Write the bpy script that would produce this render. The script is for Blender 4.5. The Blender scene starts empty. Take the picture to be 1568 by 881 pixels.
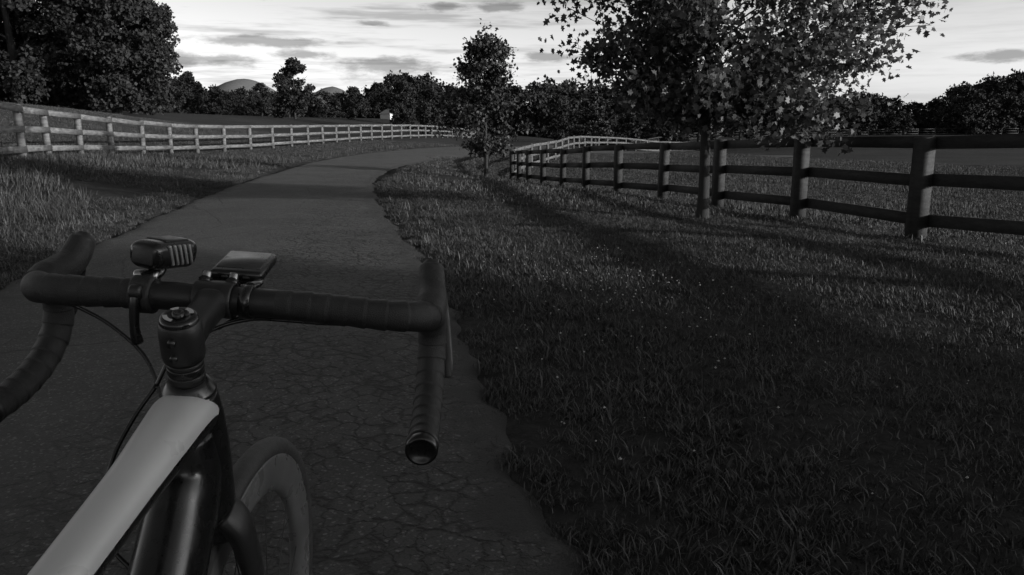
import bpy, bmesh, math, random
import numpy as np
from mathutils import Vector, Matrix, Euler
random.seed(7); rng=np.random.default_rng(7)
scene=bpy.context.scene
R=math.radians
# ------------------------------------------------------------ helpers
def link(o,parent=None):
    scene.collection.objects.link(o)
    if parent: o.parent=parent
    return o
def mesh_np(name,V,F,smooth=False,mats=None,midx=None):
    V=np.asarray(V,dtype=np.float32); F=np.asarray(F,dtype=np.int32)
    me=bpy.data.meshes.new(name)
    me.vertices.add(len(V)); me.vertices.foreach_set('co',V.ravel())
    m,k=F.shape
    me.loops.add(m*k); me.loops.foreach_set('vertex_index',F.ravel())
    me.polygons.add(m); me.polygons.foreach_set('loop_start',np.arange(0,m*k,k,dtype=np.int32))
    if smooth: me.polygons.foreach_set('use_smooth',np.ones(m,dtype=bool))
    for mt in (mats or []): me.materials.append(mt)
    if midx is not None: me.polygons.foreach_set('material_index',np.asarray(midx,dtype=np.int32))
    me.update(calc_edges=True); me.validate()
    return me
def mesh_py(name,V,F,mats,smooth=True,midx=None):
    me=bpy.data.meshes.new(name); me.from_pydata([tuple(v) for v in V],[],F)
    for mt in mats: me.materials.append(mt)
    for i,p in enumerate(me.polygons):
        p.use_smooth=smooth
        if midx: p.material_index=midx[i]
    me.update(); return me
def empty(name,loc=(0,0,0),rotz=0):
    o=bpy.data.objects.new(name,None); o.location=loc; o.rotation_euler=(0,0,rotz); o.empty_display_size=.2
    return link(o)
def catmull(P,n):
    P=[np.array(p,float) for p in P]
    P=[2*P[0]-P[1]]+P+[2*P[-1]-P[-2]]
    out=[]
    for i in range(1,len(P)-2):
        for j in range(n):
            t=j/n
            out.append(.5*((2*P[i])+(-P[i-1]+P[i+1])*t+(2*P[i-1]-5*P[i]+4*P[i+1]-P[i+2])*t*t+(-P[i-1]+3*P[i]-3*P[i+1]+P[i+2])*t**3))
    out.append(P[-2]); return np.array(out)
# ------------------------------------------------------------ node helpers
class NT:
    def __init__(s,tree): s.t=tree; s.n=tree.nodes; s.l=tree.links
    def new(s,typ,**kw):
        nd=s.n.new(typ)
        for k,v in kw.items(): setattr(nd,k,v)
        return nd
    def put(s,sock,v):
        if hasattr(v,'links'): s.l.new(v,sock)
        else: sock.default_value=v
    def m(s,op,a,b=None,c=None,clamp=False):
        nd=s.new('ShaderNodeMath',operation=op,use_clamp=clamp)
        s.put(nd.inputs[0],a)
        if b is not None: s.put(nd.inputs[1],b)
        if c is not None: s.put(nd.inputs[2],c)
        return nd.outputs[0]
    def noise(s,vec,scale,detail=4,rough=.55,dist=0,out='Fac'):
        nd=s.new('ShaderNodeTexNoise'); 
        if vec is not None: s.l.new(vec,nd.inputs['Vector'])
        nd.inputs['Scale'].default_value=scale; nd.inputs['Detail'].default_value=detail
        nd.inputs['Roughness'].default_value=rough; nd.inputs['Distortion'].default_value=dist
        return nd.outputs[out]
    def rng(s,v,a,b,c,d,smooth=False):
        nd=s.new('ShaderNodeMapRange'); nd.clamp=True
        if smooth: nd.interpolation_type='SMOOTHSTEP'
        s.put(nd.inputs[0],v)
        for i,x in enumerate((a,b,c,d)): s.put(nd.inputs[1+i],x)
        return nd.outputs[0]
    def mapping(s,vec,scale=(1,1,1),rot=(0,0,0),loc=(0,0,0)):
        nd=s.new('ShaderNodeMapping'); s.l.new(vec,nd.inputs[0]); nd.inputs['Scale'].default_value=scale
        nd.inputs['Rotation'].default_value=rot; nd.inputs['Location'].default_value=loc
        return nd.outputs[0]
def mat(name):
    m=bpy.data.materials.new(name); m.use_nodes=True
    N=NT(m.node_tree); b=m.node_tree.nodes['Principled BSDF']
    return m,N,b
def grey_mat(name,lo,hi,rough=.6,scale=30,bump=0,bscale=200,metal=0,spec=.5,coords='Object',detail=4,stretch=(1,1,1),coat=0):
    m,N,b=mat(name)
    tc=N.new('ShaderNodeTexCoord').outputs[coords]
    v=N.mapping(tc,stretch)
    n=N.noise(v,scale,detail)
    val=N.rng(n,.3,.7,lo,hi)
    N.l.new(val,b.inputs['Base Color'])
    N.put(b.inputs['Roughness'],N.rng(N.noise(v,scale*2.3),.3,.7,max(rough-.08,0.02),min(rough+.08,1)))
    b.inputs['Metallic'].default_value=metal; b.inputs['Specular IOR Level'].default_value=spec
    b.inputs['Coat Weight'].default_value=coat
    if bump>0:
        bp=N.new('ShaderNodeBump'); bp.inputs['Strength'].default_value=bump; bp.inputs['Distance'].default_value=.003
        N.l.new(N.noise(v,bscale,3),bp.inputs['Height']); N.l.new(bp.outputs[0],b.inputs['Normal'])
    return m
# ------------------------------------------------------------ terrain function
fence_R=[(7.6,-.9,.0),(6.9,1.6,-.02),(6.15,4.1,-.05),(5.4,6.65,-.1),(4.65,9.2,-.2),(4.2,11.8,-.26),(3.65,14.3,-.35),(3.19,17.1,-.46),(2.54,19.4,-.53),(2.0,22,-.66),(1.57,25.2,-.82),(1.05,27.6,-.92),(.6,29.7,-1.0),(.27,31.5,-1.06),(.0,33.2,-1.1)]
fence_R2=[(0,33.2,-1.1),(.15,36,-1.1),(.9,41,-1.07),(2.7,50,-1.03),(6.1,65,-1.0),(10,75,-1.25),(14,82,-1.7),(20,90,-2.0)]
fence_L=[(-8.6,10.5,.4),(-10.5,16.8,.36),(-11.9,20.8,.29),(-12.6,24,.21),(-13.1,27.7,.09),(-13.4,35,-.1),(-12.6,43,-.13),(-11.5,55,-.1),(-10.2,66,-.1),(-8.4,78,-.15),(-6.8,92,-.4),(-4.8,106,-.8)]
ctrl=[(0,0,0),(-2,-5,0),(3,-5,0),(-6,0,.04),(-3,3,0),(-1,3,0),(2,3,0.02),(5,3,0),(-3,8,0),(-5.6,8,.03),(-8,5,.2),(-8,10,.24),
(-3.1,10,0),(-3.8,14,-.02),(-4.5,20,-.06),(-5.1,28,-.18),(-4.9,41,-.4),(-2,55,-.53),(3,64,-.6),(15,70,-1.1),
(1,6,.03),(2.2,8,.02),(2.6,10.9,-.14),(0,12,-.01),(-.5,16,-.06),(-.8,21,-.23),(-1.6,30,-.5),
(8,10,-.6),(12,15,-1.0),(10,25,-1.3),(20,40,-1.7),(6,35,-1.3),(8,50,-1.3),(30,100,-1.6),(0,100,-.9),(60,170,-1),(0,170,-1),(30,10,-.8),(30,-15,-.3),(100,50,-1.2),
(-20,30,.95),(-30,50,2.3),(-45,60,3),(-40,20,2.2),(-25,70,1.1),(-20,100,.9),(-22,150,2.1),(-70,150,3),(-100,50,5),(-20,0,.9),(-60,-50,2),(0,-50,0),(60,-60,0),
(-7.2,15,.12),(-8.8,22,.06),(-9,33,-.15),(-8.5,45,-.25),(-40,250,2),(60,250,-.5),(150,200,-.5)]
ctrl+=fence_R+fence_R2[1:]+fence_L
C=np.array(ctrl,float)
def warp(x,y): return np.stack([np.arcsinh(np.asarray(x)/8.),np.arcsinh(np.asarray(y)/8.)],-1)
CW=warp(C[:,0],C[:,1])
def K(r2): return .5*r2*np.log(r2+1e-12)
n=len(C); D2=((CW[:,None]-CW[None])**2).sum(-1)
A=np.zeros((n+3,n+3)); A[:n,:n]=K(D2)+np.eye(n)*3e-4; Pm=np.c_[np.ones(n),CW]; A[:n,n:]=Pm; A[n:,:n]=Pm.T
sol=np.linalg.solve(A,np.r_[C[:,2],0,0,0])
def zt(x,y):
    x=np.atleast_1d(np.asarray(x,float)); y=np.atleast_1d(np.asarray(y,float)); sh=x.shape
    W=warp(x.ravel(),y.ravel()); out=np.zeros(len(W))
    for i in range(0,len(W),20000):
        w=W[i:i+20000]; d2=((w[:,None]-CW[None])**2).sum(-1)
        out[i:i+20000]=K(d2)@sol[:n]+sol[n]+w@sol[n+1:]
    r=np.hypot(x.ravel(),y.ravel()); k=np.clip((r-200)/250,0,1); k=k*k*(3-2*k)
    out=out*(1-k)+(-.5)*k
    return out.reshape(sh)
def zt1(x,y): return float(zt([x],[y])[0])
# ------------------------------------------------------------ road edges
RE=[(1.2,-8),(.75,-3),(.35,.5),(-.03,2.55),(-.34,4.35),(-.77,6.5),(-1.6,9.9),(-2.45,14.1),(-3.1,18.6),(-3.55,27),(-2.9,40),(.3,54),(5,61),(12,66),(25,69)]
LE=[(-2.2,-8),(-2.5,-3),(-2.8,.5),(-3.05,2.6),(-3.3,4.4),(-3.75,6.8),(-4.45,10.6),(-5.1,15),(-5.75,20.5),(-6.7,29),(-6.9,42),(-4.2,57.5),(1.5,66),(10,71),(25,74)]
RP=catmull(RE,40); LP=catmull(LE,40); CP=(RP+LP)/2; HW=np.linalg.norm(RP-LP,axis=1)/2
def road_d(x,y):
    x=np.asarray(x).ravel(); y=np.asarray(y).ravel(); out=np.zeros(len(x))
    for i in range(0,len(x),20000):
        dx=x[i:i+20000,None]-CP[None,:,0]; dy=y[i:i+20000,None]-CP[None,:,1]
        d=np.hypot(dx,dy)-HW[None]; out[i:i+20000]=d.min(1)
    return out
# ------------------------------------------------------------ materials: setting
def ground_mat():
    m,N,b=mat('meadow_ground')
    pos=N.new('ShaderNodeNewGeometry').outputs['Position']
    n1=N.noise(pos,.35,4,.6); n2=N.noise(pos,11,4,.7); n3=N.noise(N.mapping(pos,(.02,.1,1)),1,3)
    v=N.m('MULTIPLY',N.rng(n1,.3,.7,.024,.040),N.rng(n2,.3,.7,.5,1.4))
    v=N.m('MULTIPLY',v,N.rng(n3,.35,.65,.8,1.3))
    N.l.new(v,b.inputs['Base Color']); b.inputs['Roughness'].default_value=.95; b.inputs['Specular IOR Level'].default_value=.1
    bp=N.new('ShaderNodeBump'); bp.inputs['Strength'].default_value=.7; bp.inputs['Distance'].default_value=.03
    N.l.new(n2,bp.inputs['Height']); N.l.new(bp.outputs[0],b.inputs['Normal'])
    return m
def asphalt_mat():
    m,N,b=mat('cracked_asphalt')
    pos=N.new('ShaderNodeNewGeometry').outputs['Position']
    wn=N.noise(pos,7,4,.65,out='Color')
    vm=N.new('ShaderNodeVectorMath',operation='MULTIPLY_ADD'); N.l.new(wn,vm.inputs[0]); vm.inputs[1].default_value=(.12,.12,0); N.l.new(pos,vm.inputs[2])
    def vor(scale,rot,str_):
        vd=N.new('ShaderNodeTexVoronoi',feature='DISTANCE_TO_EDGE'); 
        N.l.new(N.mapping(vm.outputs[0],str_,(0,0,rot)),vd.inputs['Vector']); vd.inputs['Scale'].default_value=scale
        return vd.outputs['Distance']
    d1=vor(12.5,R(12),(1,.85,0)); d2=vor(1.1,R(10),(1,.35,0)); d3=vor(23,R(33),(1,1,0))
    wv=N.noise(pos,3.0,4,.7)
    wid=N.rng(wv,.38,.66,.0,.20); wid3=N.rng(N.noise(pos,5,4,.7),.50,.7,.001,.14)
    c1=N.m('MULTIPLY',N.m('SUBTRACT',1,N.m('DIVIDE',d1,N.m('ADD',wid,.002),clamp=True)),N.rng(wv,.36,.46,.2,1.0)); 
    c3=N.m('SUBTRACT',1,N.m('DIVIDE',d3,wid3,clamp=True)); c2=N.m('SUBTRACT',1,N.m('DIVIDE',d2,.008,clamp=True))
    sx=N.new('ShaderNodeSeparateXYZ'); N.l.new(pos,sx.inputs[0])
    lane=N.m('ADD',sx.outputs[0],N.m('MULTIPLY',sx.outputs[1],.17))
    off=N.m('ABSOLUTE',N.m('ADD',lane,.22))
    zone=N.rng(N.m('ADD',off,N.m('MULTIPLY',N.noise(pos,1.6,4,.65),1.2)),1.15,1.55,1,.1)
    far=N.rng(sx.outputs[1],8,13,1,.4)
    crack=N.m('MULTIPLY',N.m('MAXIMUM',c1,N.m('MULTIPLY',c3,.7)),N.m('MULTIPLY',zone,far))
    crack=N.m('MAXIMUM',crack,N.m('MULTIPLY',c2,.5),clamp=True)
    fine=N.noise(pos,160,3,.8); agg=N.new('ShaderNodeTexVoronoi'); N.l.new(pos,agg.inputs['Vector']); agg.inputs['Scale'].default_value=120
    big=N.noise(pos,.9,4,.65); mid=N.noise(pos,18,4,.7)
    base=N.m('MULTIPLY',N.rng(fine,.3,.7,.022,.070),N.rng(big,.35,.65,.7,1.2))
    base=N.m('MULTIPLY',base,N.rng(mid,.3,.7,.75,1.25))
    sep=N.new('ShaderNodeSeparateColor'); N.l.new(agg.outputs['Color'],sep.inputs[0])
    base=N.m('ADD',base,N.rng(sep.outputs[0],.86,1,0,.10))
    ed=N.new('ShaderNodeAttribute'); ed.attribute_name='edge_dist'
    en=N.m('ADD',ed.outputs['Fac'],N.m('MULTIPLY',N.m('SUBTRACT',N.noise(pos,4,6,.75),.5),.75))
    soil=N.rng(en,.04,.24,1,0,True)
    mixb=N.m('ADD',N.m('MULTIPLY',base,N.m('SUBTRACT',1,soil)),N.m('MULTIPLY',soil,N.rng(fine,.3,.7,.012,.034)))
    crk=N.m('MULTIPLY',crack,N.m('SUBTRACT',1,soil))
    base=N.m('MULTIPLY',mixb,N.m('SUBTRACT',1,N.m('MULTIPLY',crk,.93)))
    N.l.new(base,b.inputs['Base Color']); b.inputs['Roughness'].default_value=.75; b.inputs['Specular IOR Level'].default_value=.45
    h=N.m('SUBTRACT',N.m('MULTIPLY',fine,.3),N.m('MULTIPLY',crk,1.0))
    h=N.m('ADD',h,N.m('MULTIPLY',N.noise(pos,3,4),.6))
    h=N.m('ADD',h,N.m('MULTIPLY',sep.outputs[0],.15)); h=N.m('ADD',h,N.m('MULTIPLY',soil,.5))
    bp=N.new('ShaderNodeBump'); bp.inputs['Strength'].default_value=1; bp.inputs['Distance'].default_value=.014
    N.l.new(h,bp.inputs['Height']); N.l.new(bp.outputs[0],b.inputs['Normal'])
    return m
def leaf_mat(name,lo,hi,trans=.25,rough=.5,scale=.8):
    m,N,b=mat(name)
    geo=N.new('ShaderNodeNewGeometry')
    a=N.noise(geo.outputs['Position'],scale,2)
    v=N.m('MULTIPLY',N.rng(a,.3,.7,lo,hi),N.rng(geo.outputs['Random Per Island'],0,1,.6,1.4))
    N.l.new(v,b.inputs['Base Color']); b.inputs['Roughness'].default_value=rough; b.inputs['Specular IOR Level'].default_value=.35
    if trans>0:
        tr=N.new('ShaderNodeBsdfTranslucent'); N.l.new(v,tr.inputs[0]); mx=N.new('ShaderNodeMixShader'); mx.inputs[0].default_value=trans
        out=[x for x in N.n if x.type=='OUTPUT_MATERIAL'][0]
        N.l.new(b.outputs[0],mx.inputs[1]); N.l.new(tr.outputs[0],mx.inputs[2]); N.l.new(mx.outputs[0],out.inputs[0])
    return m
def grass_mat():
    m,N,b=mat('grass_blades')
    geo=N.new('ShaderNodeNewGeometry'); 
    a=N.noise(geo.outputs['Position'],.9,3,.6)
    v=N.m('MULTIPLY',N.rng(a,.3,.7,.032,.070),N.rng(geo.outputs['Random Per Island'],0,1,.5,1.5))
    N.l.new(v,b.inputs['Base Color']); b.inputs['Roughness'].default_value=.55; b.inputs['Specular IOR Level'].default_value=.25
    return m
M_ground=ground_mat(); M_asph=asphalt_mat(); M_grass=grass_mat()
M_leaf=leaf_mat('oak_leaves',.04,.085,.3,.42,1.2)
M_leaf_far=leaf_mat('woodland_leaves',.010,.024,0,.75,.22)
M_leaf_young=leaf_mat('young_maple_leaves',.016,.036,0,.6,.9)
M_leaf_dist=leaf_mat('distant_woodland_leaves',.012,.022,0,.9,.05)
M_bark=grey_mat('bark',.012,.028,.9,12,.6,60,stretch=(1,1,.15))
M_wood_L=grey_mat('weathered_white_boards',.055,.17,.8,3,.4,40,coords='Object',stretch=(1,1,5),detail=6)
M_wood_R=grey_mat('shaded_boards',.010,.026,.8,6,.4,40,stretch=(1,1,4))  # right fence: shade on its near faces put into a darker board colour
# ------------------------------------------------------------ ground sheet
us=np.arange(-6.9,6.91,.03); vs=np.arange(-3.2,6.91,.03)
X,Y=np.meshgrid(8*np.sinh(us),8*np.sinh(vs)); nx=len(us); ny=len(vs)
Z=zt(X,Y)
near=(np.abs(X)<30)&(Y>-12)&(Y<80)
rd=np.full(X.shape,9.); rd[near]=road_d(X[near],Y[near])
k=np.clip((-.02-rd)/.18,0,1); Z=Z-.07*k
idx=np.arange(nx*ny).reshape(ny,nx)
F=np.stack([idx[:-1,:-1],idx[:-1,1:],idx[1:,1:],idx[1:,:-1]],-1).reshape(-1,4)
link(bpy.data.objects.new('ground',mesh_np('ground',np.stack([X,Y,Z],-1).reshape(-1,3),F,True,[M_ground])))
# ------------------------------------------------------------ road
ts_=np.r_[0,.02,.05,.09,np.linspace(.14,.86,13),.91,.95,.98,1]; nc=len(ts_)-1; V=[];ED=[]
for i in range(len(RP)):
    wob=.03*math.sin(i*.31)+.02*math.sin(i*.83+1)+.06; wob2=.03*math.sin(i*.27+2)+.02*math.sin(i*.9)+.06
    wd=np.linalg.norm(RP[i]-LP[i]); dv=(RP[i]-LP[i])/wd; a=LP[i]-dv*(wob2); bq=RP[i]+dv*wob
    for j in range(nc+1):
        t=ts_[j]; p=a*(1-t)+bq*t; V.append((p[0],p[1],.008+.022*(1-(2*t-1)**2) if 0<j<nc else -.012)); ED.append(min(t,1-t)*wd)
V=np.array(V); V[:,2]+=zt(V[:,0],V[:,1])
idx=np.arange(len(V)).reshape(-1,nc+1)
F=np.stack([idx[:-1,:-1],idx[:-1,1:],idx[1:,1:],idx[1:,:-1]],-1).reshape(-1,4)
rme=mesh_np('road',V,F,True,[M_asph]); at=rme.attributes.new('edge_dist','FLOAT','POINT'); at.data.foreach_set('value',np.array(ED,dtype=np.float32))
link(bpy.data.objects.new('road',rme))
# ------------------------------------------------------------ grass
gcoll=bpy.data.collections.new('grass_tufts')
def tuft(name,nb,rad,h0,h1,w,seed,lean=.5,tallp=.05,segs=3):
    r=np.random.default_rng(seed)
    nc_=max(6,int(nb/14)); ca=r.uniform(0,6.283,nc_); cr=rad*np.sqrt(r.uniform(size=nc_)); cc=np.stack([cr*np.cos(ca),cr*np.sin(ca)],-1); ch=r.uniform(.6,1.25,nc_)
    s=r.integers(0,nc_,nb); sp_=max(.02,rad*.07)
    P=np.where(r.uniform(size=(nb,1))<.5,cc[s]+r.normal(0,sp_,(nb,2)),0); m0=(P[:,0]==0); a=r.uniform(0,6.283,nb); q=rad*np.sqrt(r.uniform(size=nb))
    P[m0]=np.stack([q*np.cos(a),q*np.sin(a)],-1)[m0]
    h=r.uniform(h0,h1,nb)*np.where(m0,.85,ch[s]); h=np.where(r.uniform(size=nb)<tallp,h*1.8,h)
    ph=r.uniform(0,6.283,nb); ln=r.uniform(.1,1,nb)*lean*h; ww=w*r.uniform(.6,1.3,nb); th=ph+math.pi/2+r.uniform(-.6,.6,nb)
    ts=[(0,1),(.4,.95),(.75,.65),(1,.08)] if segs==3 else [(0,1),(.55,.8),(1,.08)]
    V=np.zeros((nb,2*len(ts),3))
    for i,(t,wf) in enumerate(ts):
        cx=P[:,0]+np.cos(ph)*ln*t*t; cy=P[:,1]+np.sin(ph)*ln*t*t; cz=h*(t-.18*lean*t*t)-.012
        for j,sg in ((0,-1),(1,1)):
            V[:,2*i+j,0]=cx+sg*np.cos(th)*ww/2*wf; V[:,2*i+j,1]=cy+sg*np.sin(th)*ww/2*wf; V[:,2*i+j,2]=cz
    b=np.arange(nb)[:,None]*(2*len(ts))
    F=np.concatenate([b+np.array([2*s_,2*s_+1,2*s_+3,2*s_+2]) for s_ in range(len(ts)-1)])
    gcoll.objects.link(bpy.data.objects.new(name,mesh_np(name,V.reshape(-1,3),F,False,[M_grass])))
for i in range(3): tuft('tuft_0%d'%i,60,.11,.024,.06,.0052,i,.9)
for i in range(4): tuft('tuft_1%d'%i,2900,.64,.026,.060,.0052,20+i,1.0,.04,2)
for i in range(3): tuft('tuft_2%d'%i,2600,1.65,.04,.09,.013,30+i,.9,.04,2)
for i in range(2): tuft('tuft_3%d'%i,1500,.64,.06,.16,.007,40+i,.8,.1)
for i in range(2): tuft('tuft_4%d'%i,2400,1.65,.07,.18,.014,50+i,.7,.1,2)
P_=[];Rr=[];S_=[];I_=[]
def place(x,y,i,s):
    e=.3; zz_=zt([x,x+e,x],[y,y,y+e]); z=float(zz_[0]); nx_=-(zz_[1]-z)/e; ny_=-(zz_[2]-z)/e
    q=Vector((0,0,1)).rotation_difference(Vector((nx_,ny_,1)).normalized()).to_matrix()@Matrix.Rotation(rng.uniform(0,6.28),3,'Z')
    P_.append((x,y,z)); Rr.append(tuple(q.to_euler())); S_.append(s); I_.append(i)
RN=13.0
def hexgrid(sp,x0,x1,y0,y1):
    out=[]; j=0; y=y0
    while y<y1:
        x=x0+(sp/2 if j%2 else 0)
        while x<x1: out.append((x+rng.normal(0,sp*.06),y+rng.normal(0,sp*.06))); x+=sp
        y+=sp*.866; j+=1
    return np.array(out)
H1=hexgrid(.98,-14,14,.2,14); r1=np.hypot(H1[:,0],H1[:,1]); d1_=road_d(H1[:,0],H1[:,1])
for (x,y),r_,d_ in zip(H1,r1,d1_):
    if r_<RN and d_>.54 and abs(x)<y*.85+1.6:
        if x<-4 and d_>1.1: place(x,y,int(rng.integers(10,12)) if rng.uniform()<.8 else 4,rng.uniform(.9,1.1))
        else: place(x,y,int(rng.integers(3,7)),rng.uniform(.9,1.1))
H2=hexgrid(2.5,-60,60,2,66); r2=np.hypot(H2[:,0],H2[:,1]); d2_=road_d(H2[:,0],H2[:,1])
for (x,y),r_,d_ in zip(H2,r2,d2_):
    if RN-.6<r_<64 and d_>1.5 and abs(x)<y*.85+2:
        tl=(x<-4 and r_<30 and rng.uniform()<.7) or (x>5 and rng.uniform()<.3)
        place(x,y,int(rng.integers(12,14)) if tl else int(rng.integers(7,10)),rng.uniform(.9,1.15))
seglen=np.linalg.norm(np.diff(CP,axis=0),axis=1); cy_=np.hypot(CP[:-1,0],CP[:-1,1]); wt=seglen*np.where(cy_<9,270,np.where(cy_<20,160,65)); 
wt[CP[:-1,1]<-.5]=0; ne=int(wt.sum()*1.0); q=rng.choice(len(wt),ne,p=wt/wt.sum())
sd_=np.where(rng.uniform(size=ne)<.5,1,-1); tt_=rng.uniform(size=ne)
cx=CP[q]*(1-tt_[:,None])+CP[q+1]*tt_[:,None]; dv=(RP[q]-LP[q]); dv/=np.linalg.norm(dv,axis=1)[:,None]
uo=rng.uniform(0,1,ne); ofs=HW[q]+np.where(cy_[q]<RN,-.24+1.2*uo,-.25+2.0*uo); ep=cx+dv*(sd_*ofs)[:,None]; er=np.hypot(ep[:,0],ep[:,1]); ed=road_d(ep[:,0],ep[:,1])
for (x,y),r_,d_ in zip(ep,er,ed):
    if y<.2 or r_>60 or abs(x)>y*.85+1.6: continue
    wv_=.05*math.sin(y*2.1)+.04*math.sin(y*5.7+2)+.03*math.sin(y*13)
    if d_<wv_ and rng.uniform()>max(0,.55+(d_-wv_)*2.6): continue
    place(x,y,int(rng.integers(0,3)),rng.uniform(.6,1.25)*(1+.03*max(0,r_-4))*min(1,max(.38,.62+d_*1.2)))
for a,b,c in fence_R[3:11]:
    for k_ in range(7): place(a+rng.normal(0,.14),b+rng.normal(0,.14),int(rng.integers(0,3)),rng.uniform(1.6,2.4))
me=bpy.data.meshes.new('grass'); me.vertices.add(len(P_)); me.vertices.foreach_set('co',np.array(P_,dtype=np.float32).ravel())
at=me.attributes.new('rot','FLOAT_VECTOR','POINT'); at.data.foreach_set('vector',np.array(Rr,dtype=np.float32).ravel())
at=me.attributes.new('scl','FLOAT','POINT'); at.data.foreach_set('value',np.array(S_,dtype=np.float32))
at=me.attributes.new('pick','INT','POINT'); at.data.foreach_set('value',np.array(I_,dtype=np.int32))
grass=link(bpy.data.objects.new('grass',me))
ng=bpy.data.node_groups.new('scatter_grass','GeometryNodeTree')
ng.interface.new_socket('Geometry',in_out='INPUT',socket_type='NodeSocketGeometry'); ng.interface.new_socket('Geometry',in_out='OUTPUT',socket_type='NodeSocketGeometry')
gi=ng.nodes.new('NodeGroupInput'); go=ng.nodes.new('NodeGroupOutput'); iop=ng.nodes.new('GeometryNodeInstanceOnPoints')
ci=ng.nodes.new('GeometryNodeCollectionInfo'); ci.inputs['Collection'].default_value=gcoll; ci.inputs['Separate Children'].default_value=True; ci.inputs['Reset Children'].default_value=True
def na(nm,ty):
    q=ng.nodes.new('GeometryNodeInputNamedAttribute'); q.data_type=ty; q.inputs['Name'].default_value=nm
    return [s for s in q.outputs if s.enabled and s.name=='Attribute'][0]
L=ng.links
L.new(gi.outputs[0],iop.inputs['Points']); L.new(ci.outputs[0],iop.inputs['Instance']); iop.inputs['Pick Instance'].default_value=True
L.new(na('pick','INT'),iop.inputs['Instance Index']); L.new(na('rot','FLOAT_VECTOR'),iop.inputs['Rotation']); L.new(na('scl','FLOAT'),iop.inputs['Scale'])
L.new(iop.outputs[0],go.inputs[0])
md=grass.modifiers.new('scatter','NODES'); md.node_group=ng
# clover flowers
M_clover=grey_mat('clover_white',.2,.35,.8,50)
V=[];F=[]
for i in range(300):
    a=rng.uniform(R(-30),R(34)); q=rng.uniform(2,11); x=q*math.sin(a)+rng.normal(0,.1); y=q*math.cos(a)
    if i%3: x=rng.normal(.9,.5)-.1*(y-4); y=rng.normal(5.2,1.0)
    if road_d([x],[y])[0]<.15: continue
    z=zt1(x,y)+rng.uniform(.04,.07); rr_=rng.uniform(.003,.0065)
    b=len(V)
    for v in ((1,0,0),(0,1,0),(-1,0,0),(0,-1,0),(0,0,1.1),(0,0,-.8)): V.append((x+v[0]*rr_,y+v[1]*rr_,z+v[2]*rr_))
    for f in ((0,1,4),(1,2,4),(2,3,4),(3,0,4),(1,0,5),(2,1,5),(3,2,5),(0,3,5)): F.append(tuple(b+k_ for k_ in f))
link(bpy.data.objects.new('clover_flowers',mesh_np('clover_flowers',V,F,False,[M_clover])))
# ------------------------------------------------------------ fences
def beam(V,F,p0,p1,w,h):
    p0=np.array(p0,float); p1=np.array(p1,float); d=p1-p0; d/=np.linalg.norm(d)
    s=np.cross(d,(0,0,1)); 
    if np.linalg.norm(s)<.2: s=np.array((1.,0,0))
    s/=np.linalg.norm(s); u=np.cross(s,d); b=len(V)
    for q in (p0,p1):
        for a,c in ((-1,-1),(1,-1),(1,1),(-1,1)): V.append(q+s*w/2*a+u*h/2*c)
    F+= [(b,b+1,b+2,b+3),(b+7,b+6,b+5,b+4),(b,b+4,b+5,b+1),(b+1,b+5,b+6,b+2),(b+2,b+6,b+7,b+3),(b+3,b+7,b+4,b)]
def post(V,F,x,y,z,w,h,ang,tx,ty):
    b=len(V); c,s=math.cos(ang),math.sin(ang)
    for zz,k_ in ((-.15,1),(h-.015,1),(h,.86)):
        for a,d in ((-1,-1),(1,-1),(1,1),(-1,1)):
            lx=a*w/2*k_; ly=d*w/2*k_
            V.append(np.array((x+lx*c-ly*s+tx*zz,y+lx*s+ly*c+ty*zz,z+zz)))
    for l in (0,4):
        for i in range(4): F.append((b+l+i,b+l+(i+1)%4,b+l+4+(i+1)%4,b+l+4+i))
    F.append((b+8,b+9,b+10,b+11)); F.append((b+3,b+2,b+1,b))
def fence(name,pts,spacing,side,m,H=1.2,pw=.15,explicit=False):
    if explicit: Q=np.array([(a,b) for a,b,c in pts],float); nn=len(Q)-1
    else:
        P=catmull([(a,b) for a,b,c in pts],30); seg=np.r_[0,np.cumsum(np.linalg.norm(np.diff(P,axis=0),axis=1))]
        nn=int(round(seg[-1]/spacing)); s=np.linspace(0,seg[-1],nn+1); Q=np.stack([np.interp(s,seg,P[:,0]),np.interp(s,seg,P[:,1])],-1)
    zs=zt(Q[:,0],Q[:,1]); par=empty(name,(0,0,0)); VP=[];FP=[];VR=[];FR=[]
    for i in range(nn+1):
        d=Q[min(i+1,nn)]-Q[max(i-1,0)]; ang=math.atan2(d[1],d[0]); hh=H+rng.normal(0,.015)
        post(VP,FP,Q[i][0],Q[i][1],zs[i],pw,hh,ang,rng.normal(0,.010),rng.normal(0,.010))
        if i<nn:
            d=Q[i+1]-Q[i]; d/=np.linalg.norm(d); nrm=np.array((-d[1],d[0]))*side
            for kz in (.93,.57,.2):
                o=nrm*(pw/2+.018); z0=zs[i]+H*kz+rng.normal(0,.014); z1=zs[i+1]+H*kz+rng.normal(0,.014)
                e=.004
                beam(VR,FR,(Q[i][0]+o[0]+d[0]*e,Q[i][1]+o[1]+d[1]*e,z0),(Q[i+1][0]+o[0]-d[0]*e,Q[i+1][1]+o[1]-d[1]*e,z1),.032,.14)
    link(bpy.data.objects.new('posts',mesh_np(name+'_posts',VP,FP,False,[m])),par)
    link(bpy.data.objects.new('rails',mesh_np(name+'_rails',VR,FR,False,[m])),par)
fence('board_fence',fence_L,2.75,-1,M_wood_L)
M_wood_F=grey_mat('sunlit_boards',.05,.12,.8,6,.3,40)  # far stretch of the same fence, sunlight put into a lighter board colour
fence('right_board_fence',fence_R,2.65,-1,M_wood_R,1.2,.165,True)
fence('right_board_fence',fence_R2,2.75,-1,M_wood_F,1.2,.14)
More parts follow.
